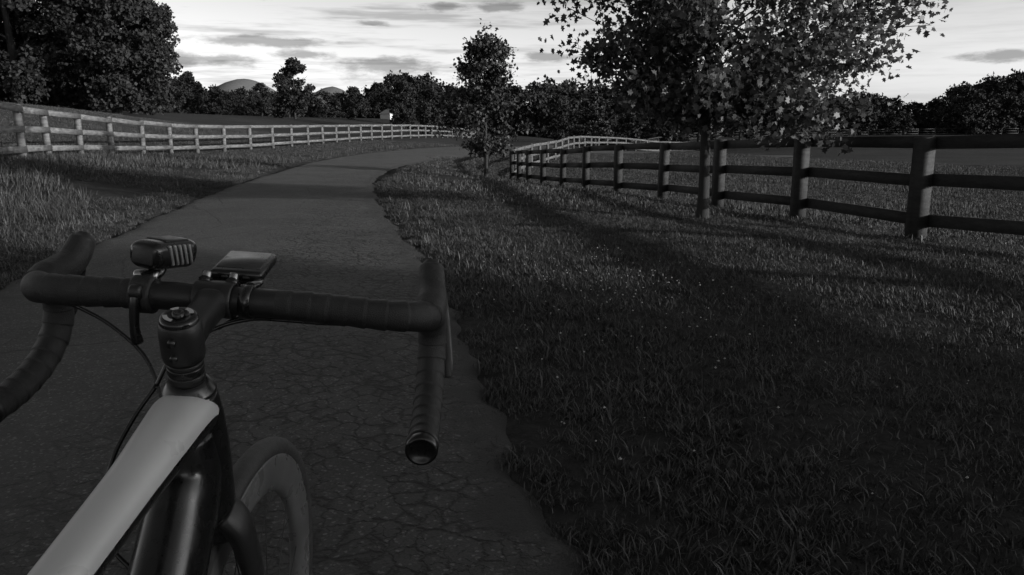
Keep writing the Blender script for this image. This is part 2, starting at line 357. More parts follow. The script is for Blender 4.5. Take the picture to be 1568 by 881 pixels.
fence('right_board_fence',[(9,92,-1.2),(40,150,-1.3),(110,158,-1)],3.2,-1,M_wood_R,1.2,.12)
# ------------------------------------------------------------ tube sweep
def sweep(pts,ra,rb=None,segs=16,sub=8,hint=(0,0,1),power=2.0,cap=True,ridge=None):
    P=catmull(pts,sub); nP=len(P)
    def ev(rr):
        if np.isscalar(rr): return np.full(nP,float(rr))
        rr=np.array(rr,float); return np.interp(np.linspace(0,len(rr)-1,nP),np.arange(len(rr)),rr)
    A_=ev(ra); B_=ev(rb if rb is not None else ra)
    T=np.gradient(P,axis=0); T/=np.linalg.norm(T,axis=1)[:,None]
    u=np.array(hint,float); V=[]
    s=np.r_[0,np.cumsum(np.linalg.norm(np.diff(P,axis=0),axis=1))]
    for i in range(nP):
        u=u-T[i]*np.dot(u,T[i]); u/=np.linalg.norm(u); sd=np.cross(T[i],u)
        k_=1.0
        if ridge: k_=1+ridge[1]*((s[i]/ridge[0])%1.0-.5)
        for j in range(segs):
            a=2*math.pi*j/segs; c,q=math.cos(a),math.sin(a)
            cc=math.copysign(abs(c)**(2/power),c); qq=math.copysign(abs(q)**(2/power),q)
            V.append(P[i]+sd*A_[i]*cc*k_+u*B_[i]*qq*k_)
    F=[]
    for i in range(nP-1):
        for j in range(segs):
            F.append((i*segs+j,i*segs+(j+1)%segs,(i+1)*segs+(j+1)%segs,(i+1)*segs+j))
    if cap:
        F.append(tuple(range(segs))[::-1]); F.append(tuple((nP-1)*segs+j for j in range(segs)))
    return V,F
# ------------------------------------------------------------ trees
LOBE=np.array([(0,0),(.16,.16),(.40,.26),(.2,.42),(.36,.66),(.13,.72),(0,1.0),(-.13,.72),(-.36,.66),(-.2,.42),(-.40,.26),(-.16,.16)])
DIAM=np.array([(0,0),(.36,.45),(0,1.0),(-.36,.45)])
def leaves(P,size,shape,r,updroop=.35):
    n_=len(P); k_=len(shape)
    d=r.normal(size=(n_,3)); d[:,2]-=updroop; d/=np.linalg.norm(d,axis=1)[:,None]
    q=r.normal(size=(n_,3)); s=np.cross(d,q); s/=np.linalg.norm(s,axis=1)[:,None]; nrm=np.cross(s,d)
    sz=size*r.uniform(.6,1.3,n_)
    fold=np.abs(shape[:,0])*.35
    V=P[:,None]+sz[:,None,None]*(s[:,None]*shape[None,:,0,None]+d[:,None]*shape[None,:,1,None]+nrm[:,None]*fold[None,:,None])
    F=np.arange(n_*k_).reshape(n_,k_)
    return V.reshape(-1,3),F
def limb_tree(name,x,y,prof,trunk_r,H,skew,nlimb,nleaf,lsize,shape,seed,matl,z_first,clump=.17,extra=(),along=.25):
    r=np.random.default_rng(seed); z0=zt1(x,y); par=empty(name,(x,y,z0-.03))
    tp=[(0,0,-.1),(.01,0,.4),(.0,.02,H*.3),(.03,-.02,H*.55),(-.03,.02,H*.78),(0,0,H*.95)]
    VV=[];FF=[]
    def add(v,f):
        b=len(VV); VV.extend(v); FF.extend([tuple(b+i for i in q) for q in f])
    add(*sweep(tp,[trunk_r*1.5,trunk_r*1.05,trunk_r*.8,trunk_r*.5,trunk_r*.25,.01],segs=12,sub=5,hint=(1,0,0)))
    pz=np.array(prof); pts=[]; per=int(nleaf/(nlimb+len(extra)))
    for i in range(nlimb+len(extra)):
        if i<nlimb:
            ze=pz[0,0]+(pz[-1,0]-pz[0,0])*r.uniform()**.9; ph=i*2.399+r.normal(0,.3)
            rad=np.interp(ze,pz[:,0],pz[:,1])*(1+skew*math.cos(ph))*r.uniform(.6,1.1)
            e=np.array((rad*math.cos(ph),rad*math.sin(ph),ze))
        else:
            e=np.array(extra[i-nlimb],float); rad=math.hypot(e[0],e[1]); ze=e[2]
        zb=max(z_first,min(ze-.45*rad,H*.88))
        b=np.array((0,0,zb)); mid=(b+e)/2+np.array((0,0,.12*rad)); wob=r.normal(0,.08*rad,3)
        P4=[b,b*.65+e*.35+np.array((0,0,.10*rad))+r.normal(0,.04*rad,3),mid+wob,e]
        crv=catmull(P4,5)
        add(*sweep(P4,[trunk_r*.22,trunk_r*.15,trunk_r*.09,.004],segs=5,sub=4,cap=False))
        ns=5+int(r.integers(0,3)); tips=[e]
        for k_ in range(ns):
            t=r.uniform(.3,.95); q=crv[int(t*(len(crv)-1))]; dr=r.normal(size=3); dr[2]*=.6; dr/=np.linalg.norm(dr)
            outw=e-b; outw=outw/(np.linalg.norm(outw)+1e-6); dr=dr*.8+outw*.5; ln=rad*r.uniform(.16,.36); tip=q+dr*ln
            add(*sweep([q,(q+tip)/2+np.array((0,0,.03)),tip],[trunk_r*.06,trunk_r*.04,.003],segs=4,sub=2,cap=False)); tips.append(tip)
            tips.append((q+tip)/2)
        tips=np.array(tips); na_=int(per*along); sel=r.integers(0,len(tips),per-na_)
        pts.append(tips[sel]+r.normal(0,clump,(per-na_,3))*np.array((1,1,.62)))
        sel=r.integers(int(len(crv)*.25),len(crv),na_); pts.append(crv[sel]+r.normal(0,clump*1.1,(na_,3)))
    pts=np.concatenate(pts); 
    lv,lf=leaves(pts,lsize,shape,r)
    link(bpy.data.objects.new('trunk_and_limbs',mesh_py(name+'_wood',VV,FF,[M_bark])),par)
    link(bpy.data.objects.new('foliage',mesh_np(name+'_foliage',lv,lf,False,[matl])),par)
limb_tree('oak_tree',2.58,10.9,[(1.45,1.0),(1.7,1.6),(2.1,2.0),(2.7,2.35),(3.5,2.5),(4.6,2.1),(5.6,1.2),(6.1,.5)],.072,6.0,.20,80,37000,.095,LOBE,3,M_leaf,1.5,.145,
  extra=[(.8,-.6,1.30),(1.3,-.4,1.25),(1.55,.3,1.35),(-.6,-.5,1.45),(-1.1,-.2,1.75),(1.7,-1,1.5),(1.0,.9,1.4),(.4,-1.2,1.5),(2.0,.2,1.65),(-.5,1,1.6),(-1.5,-.3,1.9),(-1.75,.3,2.3),(-1.1,-.8,1.6),(-1.9,-.5,2.7),(-1.9,.5,3.0),(1.2,-.9,1.28),(2.2,-.4,2.1),(2.4,.5,2.4),(1.9,.8,2.0)],along=.18)
limb_tree('young_maple_tree',-.68,21,[(.75,.65),(1.2,1.2),(1.8,1.15),(2.3,.85),(2.7,.85),(3.1,.75),(3.5,.5),(3.75,.12)],.045,3.6,.06,54,9500,.095,DIAM,5,M_leaf_young,.6,.10)
def blob_tree(seed,H,Rc,nleaf,ls,zlow=.18,conic=0,nb=38,lump=(.16,.34)):
    r=np.random.default_rng(seed); c=[]
    for i in range(nb):
        t=r.uniform(zlow,.95); ph=r.uniform(0,6.283)
        prof=math.sin(math.pi*min(1,max(.02,(t-zlow*.6)/(1.02-zlow*.6)))**.8) if not conic else (1-(t-zlow)/(1.0-zlow))**.9
        if zlow<.1 and not conic: prof=max(prof,.75 if t<.4 else 0)
        q=Rc*prof*math.sqrt(r.uniform(.1,1.25))*.85; c.append((q*math.cos(ph),q*math.sin(ph),t*H,Rc*r.uniform(*lump)*(1 if not conic else .6*prof+.3)))
    c=np.array(c); w=c[:,3]**2; sel=r.choice(len(c),nleaf,p=w/w.sum())
    d=r.normal(size=(nleaf,3)); d/=np.linalg.norm(d,axis=1)[:,None]
    P=c[sel,:3]+d*(c[sel,3]*(.55+.5*r.uniform(size=nleaf)**1.3))[:,None]*np.array((1,1,.75))
    P=P[P[:,2]>.01*H]
    lv,lf=leaves(P,ls,DIAM*np.array((1.3,1)),r,.1)
    return lv,lf
def trunk_mesh(H,r0,seed):
    r=np.random.default_rng(seed)
    v,f=sweep([(0,0,-.4),(.1,0,H*.2),(-.1,.1,H*.5),(0,0,H*.85)],[r0*1.3,r0,r0*.6,r0*.1],segs=8,sub=4,hint=(1,0,0))
    V=list(v);F=list(f)
    for i in range(9):
        ph=i*2.4; zb=H*r.uniform(.18,.6); L_=H*.26
        v,f=sweep([(0,0,zb),(math.cos(ph)*L_*.5,math.sin(ph)*L_*.5,zb+L_*.35),(math.cos(ph)*L_,math.sin(ph)*L_,zb+L_*.8)],[r0*.4,r0*.25,r0*.05],segs=5,sub=3,cap=False)
        b=len(V); V.extend(v); F.extend([tuple(b+i_ for i_ in q) for q in f])
    return V,F
big=[]
for sd,(H,Rc) in enumerate([(15,5.6),(17,6.2),(13,5.0)]):
    lv,lf=blob_tree(40+sd,H,Rc,26000,.28,.04,nb=130,lump=(.10,.25)); big.append((mesh_np('oak_crown_%d'%sd,lv,lf,False,[M_leaf_far]),mesh_py('oak_trunk_%d'%sd,*trunk_mesh(H,.3,sd),[M_bark])))
def put_big(x,y,i,s=1,rz=0,name='large_oak_tree'):
    par=empty(name,(x,y,zt1(x,y)-.1),rz); par.scale=(s,s,s)
    link(bpy.data.objects.new('foliage',big[i][0]),par); link(bpy.data.objects.new('trunk',big[i][1]),par)
for x,y,i,s,rz in [(-43,61,1,1.0,0),(-36,60,0,1.05,1),(-29.3,61,2,.95,2),(-49,58,0,1,3),(-41,72,1,1.1,4),(-56,70,1,1,1),(-33.5,73,2,.95,5),(-64,60,0,1.1,2),(-33,64,2,1.0,3.3)]:
    put_big(x,y,i,s,rz)
# trees behind/right of the viewpoint that shade the foreground
sunaz=R(112); sel=R(10.5); sd2=np.array((math.sin(sunaz),math.cos(sunaz))); nn2=np.array((-sd2[1],sd2[0]))
for s_,t_,i,sc in [(1.4,38,0,.85),(-5,36,1,.9),(-11,42,0,1),(-18,38,1,1),(1.8,48,2,.9),(-2,47,1,.8),(-8,50,0,1)]:
    p=nn2*s_+sd2*t_; put_big(p[0],p[1],i,sc,s_)
# mid-distance single trees
lv,lf=blob_tree(90,8.5,2.6,6000,.3,.06); tm=mesh_np('mid_crown',lv,lf,False,[M_leaf_far]); tt=mesh_py('mid_trunk',*trunk_mesh(8.5,.14,3),[M_bark])
lv,lf=blob_tree(91,6.5,2.4,6000,.26,.03,conic=1); cm=mesh_np('cedar_crown',lv,lf,False,[M_leaf_young])
for x,y,s in [(-29,110,.95),(-32,118,.75),(-16,120,.75),(-24,125,.6),(-9.5,95,.62),(-13,100,.55),(7,112,.7),(-38,125,.6),(-45,115,.7)]:
    par=empty('maple_tree',(x,y,zt1(x,y)-.1),x); par.scale=(s*1.15,s*1.15,s); link(bpy.data.objects.new('foliage',tm),par); link(bpy.data.objects.new('trunk',tt),par)
for x,y,s in [(9,88,.95),(13,92,1.0),(17.5,90,.8),(22,96,.95),(28,100,.9),(36,110,.9)]:
    par=empty('cedar_tree',(x,y,zt1(x,y)-.1),x); par.scale=(s*1.3,s*1.3,s); link(bpy.data.objects.new('foliage',cm),par); link(bpy.data.objects.new('trunk',tt),par)
# distant woodland
prof=np.array([(-190,20),(-110,16),(-80,13),(-70,11.5),(-66,9.6),(-60,8.5),(-52,8.2),(-41,8.1),(-30,8),(-28,10.4),(-23.6,11.8),(-18,11.4),(-15,9.4),(-11,9),(2,9.7),(9,10.1),(16,9.3),(29,8.7),(63,6.6),(75,7.9),(79.5,6),(88,6.6),(93,9.3),(97,10.4),(106,11.4),(118,12),(200,14)])
vr=[blob_tree(60+i,1,.42,1000,.062,.03,nb=26) for i in range(4)]+[blob_tree(70+i,1,.3,800,.06,.03,conic=1,nb=24) for i in range(2)]
VS=[];FS=[];off=0
for row,(yy,kk) in enumerate([(160,.80),(170,.98),(178,1.0),(188,1.0)]):
    x=-190
    while x<210:
        x+=rng.uniform(2.0,3.8); y=yy+rng.normal(0,2.5); xs=x*y/170.
        z=zt1(xs,y); top=np.interp(x,prof[:,0],prof[:,1])*y/170
        H=max(3,(top-z)*kk*rng.uniform(.9,1.04)); i=rng.integers(0,4) if rng.uniform()<.85 else rng.integers(4,6)
        v,f=vr[i]; a=rng.uniform(0,6.28); c_,s_=math.cos(a),math.sin(a); wd=H*rng.uniform(.95,1.25) if H<11 else H*.95
        VS.append(np.stack([(v[:,0]*c_-v[:,1]*s_)*wd+xs,(v[:,0]*s_+v[:,1]*c_)*wd+y,v[:,2]*H+z-.3],-1)); FS.append(f+off); off+=len(v)
link(bpy.data.objects.new('distant_woodland',mesh_np('distant_woodland',np.concatenate(VS),np.concatenate(FS),False,[M_leaf_dist])))
# mountains
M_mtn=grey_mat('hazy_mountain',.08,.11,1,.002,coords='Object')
gx_,gy_=np.meshgrid(np.linspace(-4200,4200,260),np.linspace(-900,900,24))
hz=np.zeros_like(gx_)
for cx_,w_,h_ in [(-1290,260,226),(-1700,500,180),(-870,190,188),(-2600,700,220),(-300,600,120),(2700,600,180),(1200,900,110)]:
    hz=np.maximum(hz,h_*np.exp(-(np.abs((gx_-cx_)/w_)**1.7)*1.0))
hz=hz*np.exp(-(gy_/500)**2)+5*np.sin(gx_/70)*np.sin(gy_/120+gx_/200)-8
idx=np.arange(gx_.size).reshape(gx_.shape); F=np.stack([idx[:-1,:-1],idx[:-1,1:],idx[1:,1:],idx[1:,:-1]],-1).reshape(-1,4)
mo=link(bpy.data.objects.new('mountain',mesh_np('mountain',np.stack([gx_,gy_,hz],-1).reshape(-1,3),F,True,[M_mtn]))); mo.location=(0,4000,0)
# barn
M_bw=grey_mat('barn_white_siding',.45,.6,.7,4); M_br=grey_mat('barn_roof',.25,.35,.6,4); M_bd=grey_mat('barn_openings',.02,.03,.5,4)
bx,by=-21.0,143; barn=empty('barn',(bx,by,zt1(bx,by)-.05),R(38)); barn.scale=(.72,.72,.62)
w,l,h,rf=1.7,2.4,1.7,1.0
V=[(-w,-l,0),(w,-l,0),(w,l,0),(-w,l,0),(-w,-l,h),(w,-l,h),(w,l,h),(-w,l,h),(0,-l,h+rf),(0,l,h+rf)]
F=[(0,1,5,8,4),(2,3,7,9,6),(1,2,6,5),(3,0,4,7)]
link(bpy.data.objects.new('walls',mesh_py('barn_walls',V,F,[M_bw],False)),barn)
V=[(-w-.25,-l-.25,h-.15),(0,-l-.25,h+rf+.06),(w+.25,-l-.25,h-.15),(-w-.25,l+.25,h-.15),(0,l+.25,h+rf+.06),(w+.25,l+.25,h-.15)]
V+=[(a,b,c+.1) for a,b,c in V]
F=[(0,3,4,1),(1,4,5,2),(6,7,10,9),(7,8,11,10),(0,1,7,6),(1,2,8,7),(3,9,10,4),(4,10,11,5),(0,6,9,3),(2,5,11,8)]
link(bpy.data.objects.new('roof',mesh_py('barn_roof_mesh',V,F,[M_br],False)),barn)
V=[];F=[]; beam(V,F,(-.45,-l-.02,.7),(.45,-l-.02,.7),.05,1.4); beam(V,F,(w+.02,-.8,1),(w+.02,-.3,1),.05,.5); beam(V,F,(w+.02,.6,1),(w+.02,1.1,1),.05,.5)
link(bpy.data.objects.new('door_and_windows',mesh_np('barn_open',V,F,False,[M_bd])),barn)
# ------------------------------------------------------------ bicycle
M_gloss=grey_mat('gloss_black_carbon',.006,.011,.28,20,coat=.2)
M_satin=grey_mat('satin_black',.012,.02,.42,30,.15,600)
M_tape=grey_mat('bar_tape',.012,.022,.50,60,.5,900)
M_rub=grey_mat('rubber',.016,.026,.58,60,.4,500)
M_tyre=grey_mat('tyre_rubber',.03,.045,.6,60,.4,500)
M_grey=grey_mat('satin_silver_paint',.47,.57,.34,6,coords='Object')
M_rim=grey_mat('carbon_rim',.09,.14,.30,8)
M_metal=grey_mat('brushed_metal',.35,.5,.3,40,metal=1)
M_dkmetal=grey_mat('black_steel',.04,.07,.35,40,metal=.8)
M_scr=grey_mat('dark_screen',.03,.04,.22,10)
M_fin=grey_mat('anodised_fins',.35,.45,.35,30,metal=.6)
M_logo=grey_mat('grey_print',.4,.5,.5,30)
LEAN=R(4.0); STEER=2.0
bike=empty('road_bicycle',(-.329-.919*math.sin(LEAN),.77,.010)); bike.rotation_euler=(0,LEAN,R(1.8))
capP=np.array((0,0,.919)); axd=np.array((0,.2924,-.9563))
SM=Matrix.Translation(Vector(capP))@Matrix.Rotation(R(-STEER),4,Vector(-axd))@Matrix.Translation(-Vector(capP))
SMn=np.array(SM)
def part(name,V,F,m,steer=True,smooth=True,midx=None):
    V=np.array(V,float)
    if steer: V=V@SMn[:3,:3].T+SMn[:3,3]
    ms=m if isinstance(m,list) else [m]
    o=bpy.data.objects.new(name,mesh_py(name,V,F,ms,smooth,midx)); link(o,bike)
    return o
def lathe(prof_,p,axis,segs=32,closed=False):
    p=np.array(p,float); a=np.array(axis,float); a/=np.linalg.norm(a)
    u=np.cross(a,(0,0,1)) if abs(a[2])<.9 else np.cross(a,(1,0,0)); u/=np.linalg.norm(u); v=np.cross(a,u)
    V=[];F=[];n_=len(prof_)
    for j in range(segs):
        t=2*math.pi*j/segs; e=u*math.cos(t)+v*math.sin(t)
        for r_,h_ in prof_: V.append(p+e*r_+a*h_)
    for j in range(segs):
        for i in range(n_ if closed else n_-1):
            i2=(i+1)%n_; j2=(j+1)%segs
            F.append((j*n_+i,j2*n_+i,j2*n_+i2,j*n_+i2))
    return V,F
def rbox(size,c,rot=(0,0,0),bev=.003,seg=3):
    bm=bmesh.new(); bmesh.ops.create_cube(bm,size=1)
    bmesh.ops.scale(bm,vec=size,verts=bm.verts); bmesh.ops.bevel(bm,geom=bm.edges[:],offset=bev,segments=seg,affect='EDGES',profile=.5)
    Mx=Matrix.Translation(c)@Euler(rot).to_matrix().to_4x4(); bmesh.ops.transform(bm,matrix=Mx,verts=bm.verts)
    bm.verts.index_update(); V=[tuple(v.co) for v in bm.verts]; F=[tuple(v.index for v in f.verts) for f in bm.faces]; bm.free(); return V,F
def ax(t): return capP+axd*t
up_=tuple(-axd)
# --- steerer stack
part('top_cap',*lathe([(0,.004),(.009,.004),(.0095,.0055),(.0165,.005),(.0185,.002),(.019,-.004)],ax(0),up_),M_gloss)
part('top_cap_bolt',*lathe([(0,.0058),(.0028,.0058),(.003,.009),(.0055,.009),(.006,.004)],ax(0),up_,16),M_dkmetal)
for k_,(a0,a1) in enumerate([(.3,1.3),(1.9,2.5),(3.4,4.6)]):
    c0=ax(0)-axd*.0064; u0=np.array((1,0,0)); v0=np.cross(-axd,u0); V=[];F=[]
    for j in range(9):
        t=a0+(a1-a0)*j/8
        for r_ in (.0102,.0145): V.append(c0+r_*(u0*math.cos(t)+v0*math.sin(t)))
    for j in range(8): F.append((2*j,2*j+1,2*j+3,2*j+2))
    part('top_cap_print',V,F,M_logo)
part('stem_clamp',*lathe([(.0185,.002),(.0205,-.001),(.0212,-.012),(.0212,-.034),(.02,-.041),(.017,-.042)],ax(.003),up_),M_satin)
for i,t in enumerate((.047,.0525,.062)):
    hgt=[.005,.009,.009][i]
    part('spacer_%d'%i,*lathe([(.014,0),(.0175,0),(.0182,-.001),(.0182,-hgt+.001),(.0175,-hgt),(.014,-hgt)],ax(t),up_),M_gloss if i%2 else M_satin)
part('headset_cover',*lathe([(.015,0),(.0185,-.0005),(.0215,-.004),(.0265,-.011),(.0275,-.0135),(.0265,-.016),(.015,-.016)],ax(.071),up_),M_gloss)
# --- stem
B0=np.array((0,.10,.918)); s0=ax(.024)
part('stem',*sweep([s0+np.array((0,.008,0)),s0*.65+B0*.35,s0*.3+B0*.7,B0-np.array((0,.012,.002))],[.0185,.0165,.0165,.019],[.0185,.0165,.0165,.0185],segs=28,sub=8,power=2.5),M_satin)
part('stem_faceplate',*lathe([(.0162,-.02),(.0195,-.0215),(.0205,-.019),(.0205,.019),(.0195,.0215),(.0162,.02)],B0,(1,0,0)),M_satin)
for sx in (-.015,.015):
    part('faceplate_bolt',*lathe([(.0,.006),(.0045,.006),(.005,.004),(.005,-.010)],B0+np.array((sx,.012,.0225)),(0,.5,.85),16),M_metal)
    part('bolt_boss',*sweep([B0+np.array((sx,.004,.019)),B0+np.array((sx,.016,.016)),B0+np.array((sx,.021,.004))],.0065,segs=12,sub=5,hint=(1,0,0)),M_gloss)
    part('steerer_bolt',*lathe([(0,.004),(.0035,.004),(.004,.002),(.004,-.006)],ax(.014 if sx<0 else .032)+np.array((0,-.021,-.006)),(.1,-1,-.3),12),M_dkmetal)
# --- handlebar
part('handlebar',*sweep([(-.075,.10,.918),(-.03,.10,.918),(.03,.10,.918),(.075,.10,.918)],.0160,segs=28),M_satin)
for s in (-1,1):
    W=lambda q:[(s*a*(1.10 if s>0 else 1.01),b,c) for a,b,c in q]
    pts=W([(.058,.10,.918),(.11,.101,.917),(.160,.101,.915),(.190,.106,.914),(.207,.121,.912),(.2125,.145,.908),(.2135,.166,.896),(.2145,.176,.872),(.2155,.170,.845),(.217,.148,.820),(.2185,.116,.803),(.220,.080,.793),(.2215,.036,.788)])
    rA=[.0165,.017,.0172,.0172,.0172,.017,.017,.017,.0168,.0166,.0166,.0166,.0166]
    part('bar_tape_'+('right' if s>0 else 'left'),*sweep(pts,rA,segs=28,sub=26,ridge=(.021,.09)),M_tape)
    e=np.array(pts[-1]); d=e-np.array(pts[-2]); d/=np.linalg.norm(d)
    part('bar_end_plug',*lathe([(.0165,-.006),(.0178,-.002),(.0178,.004),(.0165,.007),(.0135,.008),(.0125,.006),(.0,.006)],e,d),M_gloss)
    part('bar_end_ring',*lathe([(.0172,-.012),(.0182,-.0105),(.0182,-.0075),(.0172,-.006)],e,d),M_satin)
    hood=W([(.2125,.128,.912),(.2125,.150,.916),(.2115,.176,.920),(.2095,.196,.927),(.2075,.209,.939),(.2055,.217,.953),(.2050,.220,.961)])
    part('hood_'+('right' if s>0 else 'left'),*sweep(hood,[.0165,.0185,.0175,.0165,.0165,.0145,.006],[.016,.0195,.019,.0175,.016,.0135,.005],segs=28,sub=10,power=2.3),M_rub)
    lev=W([(.2125,.209,.934),(.216,.229,.920),(.221,.232,.894),(.226,.222,.862),(.230,.210,.832),(.232,.205,.814)])
    part('brake_lever_'+('right' if s>0 else 'left'),*sweep(lev,[.009,.008,.0075,.008,.009,.006],[.006,.005,.004,.004,.004,.003],segs=16,sub=8,hint=(0,1,0)),M_satin)
    shf=W([(.205,.192,.916),(.206,.198,.895),(.210,.194,.868),(.214,.187,.848)])
    part('shift_lever',*sweep(shf,[.006,.007,.008,.004],[.004,.003,.003,.002],segs=12,sub=6,hint=(0,1,0)),M_satin)
# --- cables
def cable(name,pts,steer=True,rad=.0024): part(name,*sweep(pts,rad,segs=8,sub=10),M_gloss,steer)
cable('brake_cable',[(-.175,.112,.899),(-.155,.120,.888),(-.125,.12,.872),(-.085,.112,.842),(-.058,.095,.80),(-.045,.08,.755),(-.03,.05,.72)])
cable('shift_cable',[(-.045,.05,.83),(-.06,.03,.80),(-.070,.005,.765),(-.070,-.012,.73),(-.058,-.03,.69),(-.028,-.04,.665)])
cable('rear_brake_cable',[(.165,.112,.9),(.12,.112,.897),(.07,.112,.897),(.035,.112,.895),(.0,.095,.885),(-.03,.06,.862),(-.045,.05,.83)])
cable('front_brake_cable',[(.15,.116,.9),(.1,.120,.897),(.05,.122,.896),(.018,.118,.893),(.003,.10,.885)])
# --- front light on bracket
lc=np.array((-.070,.128,.960)); lr=(R(-4),R(3),R(-14))
part('light_body',*sweep([(0,-.034,-.001),(0,-.026,0),(0,.0,0),(0,.028,0),(0,.038,-.001)],[.016,.0200,.0205,.0200,.0165],[.012,.0160,.0165,.0170,.0150],segs=32,sub=8,power=3.2),M_gloss)
lb=bike.children[-1] if False else bpy.data.objects['light_body']
Lm=Matrix.Translation(Vector(lc))@Euler(lr).to_matrix().to_4x4()
lb.data.transform(SM.inverted()); lb.data.transform(Lm); lb.data.transform(SM)
def loc(v): return tuple(Lm@Vector(v))
for i in range(5):
    V,F=rbox((.004,.0036,.025),(0.0193,-.012+i*.0085,.001),(R(22),0,0),.0012,2); part('cooling_fin',[loc(v) for v in V],F,M_fin)
V,F=rbox((.026,.002,.018),(0,-.0342,-.001),(0,0,0),.0008,2); part('light_rear_cap',[loc(v) for v in V],F,M_satin)
V,F=rbox((.026,.040,.003),(0,.006,.0158),(0,0,0),.0012,2); part('light_top_panel',[loc(v) for v in V],F,M_satin)
V,F=lathe([(.0,.0),(.011,0),(.013,-.002),(.0135,-.008)],(0,.041,-.001),(0,1,0)); part('light_lens',[loc(v) for v in V],F,M_metal)
part('light_bracket',*sweep([lc+np.array((0,-.012,-.010)),lc+np.array((0,-.016,-.018)),lc+np.array((-.004,-.026,-.023)),(-.078,.10,.934)],[.011,.009,.008,.011],[.008,.006,.007,.008],segs=14,sub=6,hint=(0,1,0)),M_gloss)
part('light_clamp',*lathe([(.0165,-.011),(.021,-.011),(.0215,-.008),(.0215,.008),(.021,.011),(.0165,.011)],(-.078,.10,.918),(1,0,0)),M_rub)
part('clamp_bolt',*sweep([(-.078,.080,.93),(-.079,.076,.912),(-.079,.076,.885),(-.078,.08,.868)],[.006,.0055,.005,.0065],segs=12,sub=5,hint=(1,0,0)),M_gloss)
part('clamp_knob',*lathe([(0,.006),(.007,.006),(.008,.004),(.008,-.004),(.007,-.006),(0,-.006)],(-.078,.078,.925),(1,0,0),16),M_satin)
part('bracket_hinge',*lathe([(0,.013),(.005,.013),(.006,.011),(.006,-.011),(.005,-.013),(0,-.013)],(-.078,.104,.938),(1,0,0),16),M_metal)
# --- computer on out-front mount
gc=np.array((.006,.178,.942)); gr=(R(7),0,R(4))
part('cycle_computer',*rbox((.060,.082,.014),gc,gr,.005,4),M_gloss)
G=Matrix.Translation(Vector(gc))@Euler(gr).to_matrix().to_4x4()
V,F=rbox((.050,.064,.0016),(0,.004,.0072),(0,0,0),.0006,1); part('computer_screen',[tuple(G@Vector(v)) for v in V],F,M_scr)
for bx_ in (-.012,.0,.012):
    V,F=rbox((.008,.004,.003),(bx_,-.0405,0),(0,0,0),.001,2); part('computer_button',[tuple(G@Vector(v)) for v in V],F,M_rub)
part('computer_mount_puck',*lathe([(.0,-.012),(.013,-.012),(.015,-.01),(.015,0)],gc-np.array((0,0,.007)),(0,0,1)),M_gloss)
part('computer_mount_arm',*sweep([(.036,.103,.935),(.038,.125,.934),(.028,.155,.931),(.006,.176,.929)],[.007,.006,.007,.010],[.0045,.004,.004,.003],segs=12,sub=6),M_gloss)
part('computer_mount_clamp',*lathe([(.0163,-.006),(.0195,-.006),(.0195,.006),(.0163,.006)],(.036,.10,.918),(1,0,0)),M_gloss)
# --- frame
def twotone(pts,ra,rb,name,steer=False,thr=.30,power=2.6,segs=40):
    V,F=sweep(pts,ra,rb,segs=segs,sub=12,power=power)
    mi=[]
    for f in F:
        if len(f)==4:
            j=(f[0]%segs)+.5; mi.append(0 if math.sin(2*math.pi*j/segs)>thr else 1)
        else: mi.append(1)
    part(name,V,F,[M_grey,M_gloss],steer,True,mi)
twotone([(0,.050,.800),(0,.03,.811),(0,-.0,.814),(0,-.05,.806),(0,-.12,.795),(0,-.25,.778),(0,-.42,.757),(0,-.54,.742)],[.018,.0295,.0300,.0265,.0225,.0198,.019,.018],[.014,.0235,.0255,.0245,.022,.019,.017,.015],'top_tube',thr=-.05)
part('head_tube',*sweep([ax(.088),ax(.12),ax(.16),ax(.20),ax(.245)],[.027,.031,.033,.033,.033],[.030,.036,.040,.040,.036],segs=32,sub=8,hint=(0,1,0)),M_gloss,False)
part('down_tube',*sweep([ax(.13)+np.array((0,-.02,0)),ax(.19)+np.array((0,-.045,-.01)),(0,-.09,.60),(0,-.22,.44),(0,-.365,.285)],[.026,.033,.036,.034,.034],[.035,.048,.046,.036,.034],segs=32,sub=10,power=2.4),M_gloss,False)
part('seat_tube',*sweep([(0,-.365,.27),(0,-.43,.45),(0,-.50,.66),(0,-.525,.755)],[.02,.016,.0155,.016],[.03,.025,.024,.024],segs=24,hint=(0,1,0)),M_gloss,False)
part('seat_post',*sweep([(0,-.52,.73),(0,-.55,.82),(0,-.575,.90)],[.011,.011,.012],[.018,.018,.016],segs=20,hint=(0,1,0)),M_gloss,False)
part('saddle',*sweep([(0,-.42,.925),(0,-.46,.935),(0,-.54,.932),(0,-.61,.934),(0,-.67,.944),(0,-.69,.942)],[.014,.02,.030,.062,.070,.05],[.010,.014,.016,.018,.016,.010],segs=28,sub=8,power=2.4),M_rub,False)
RW=(0,-.765,.34)
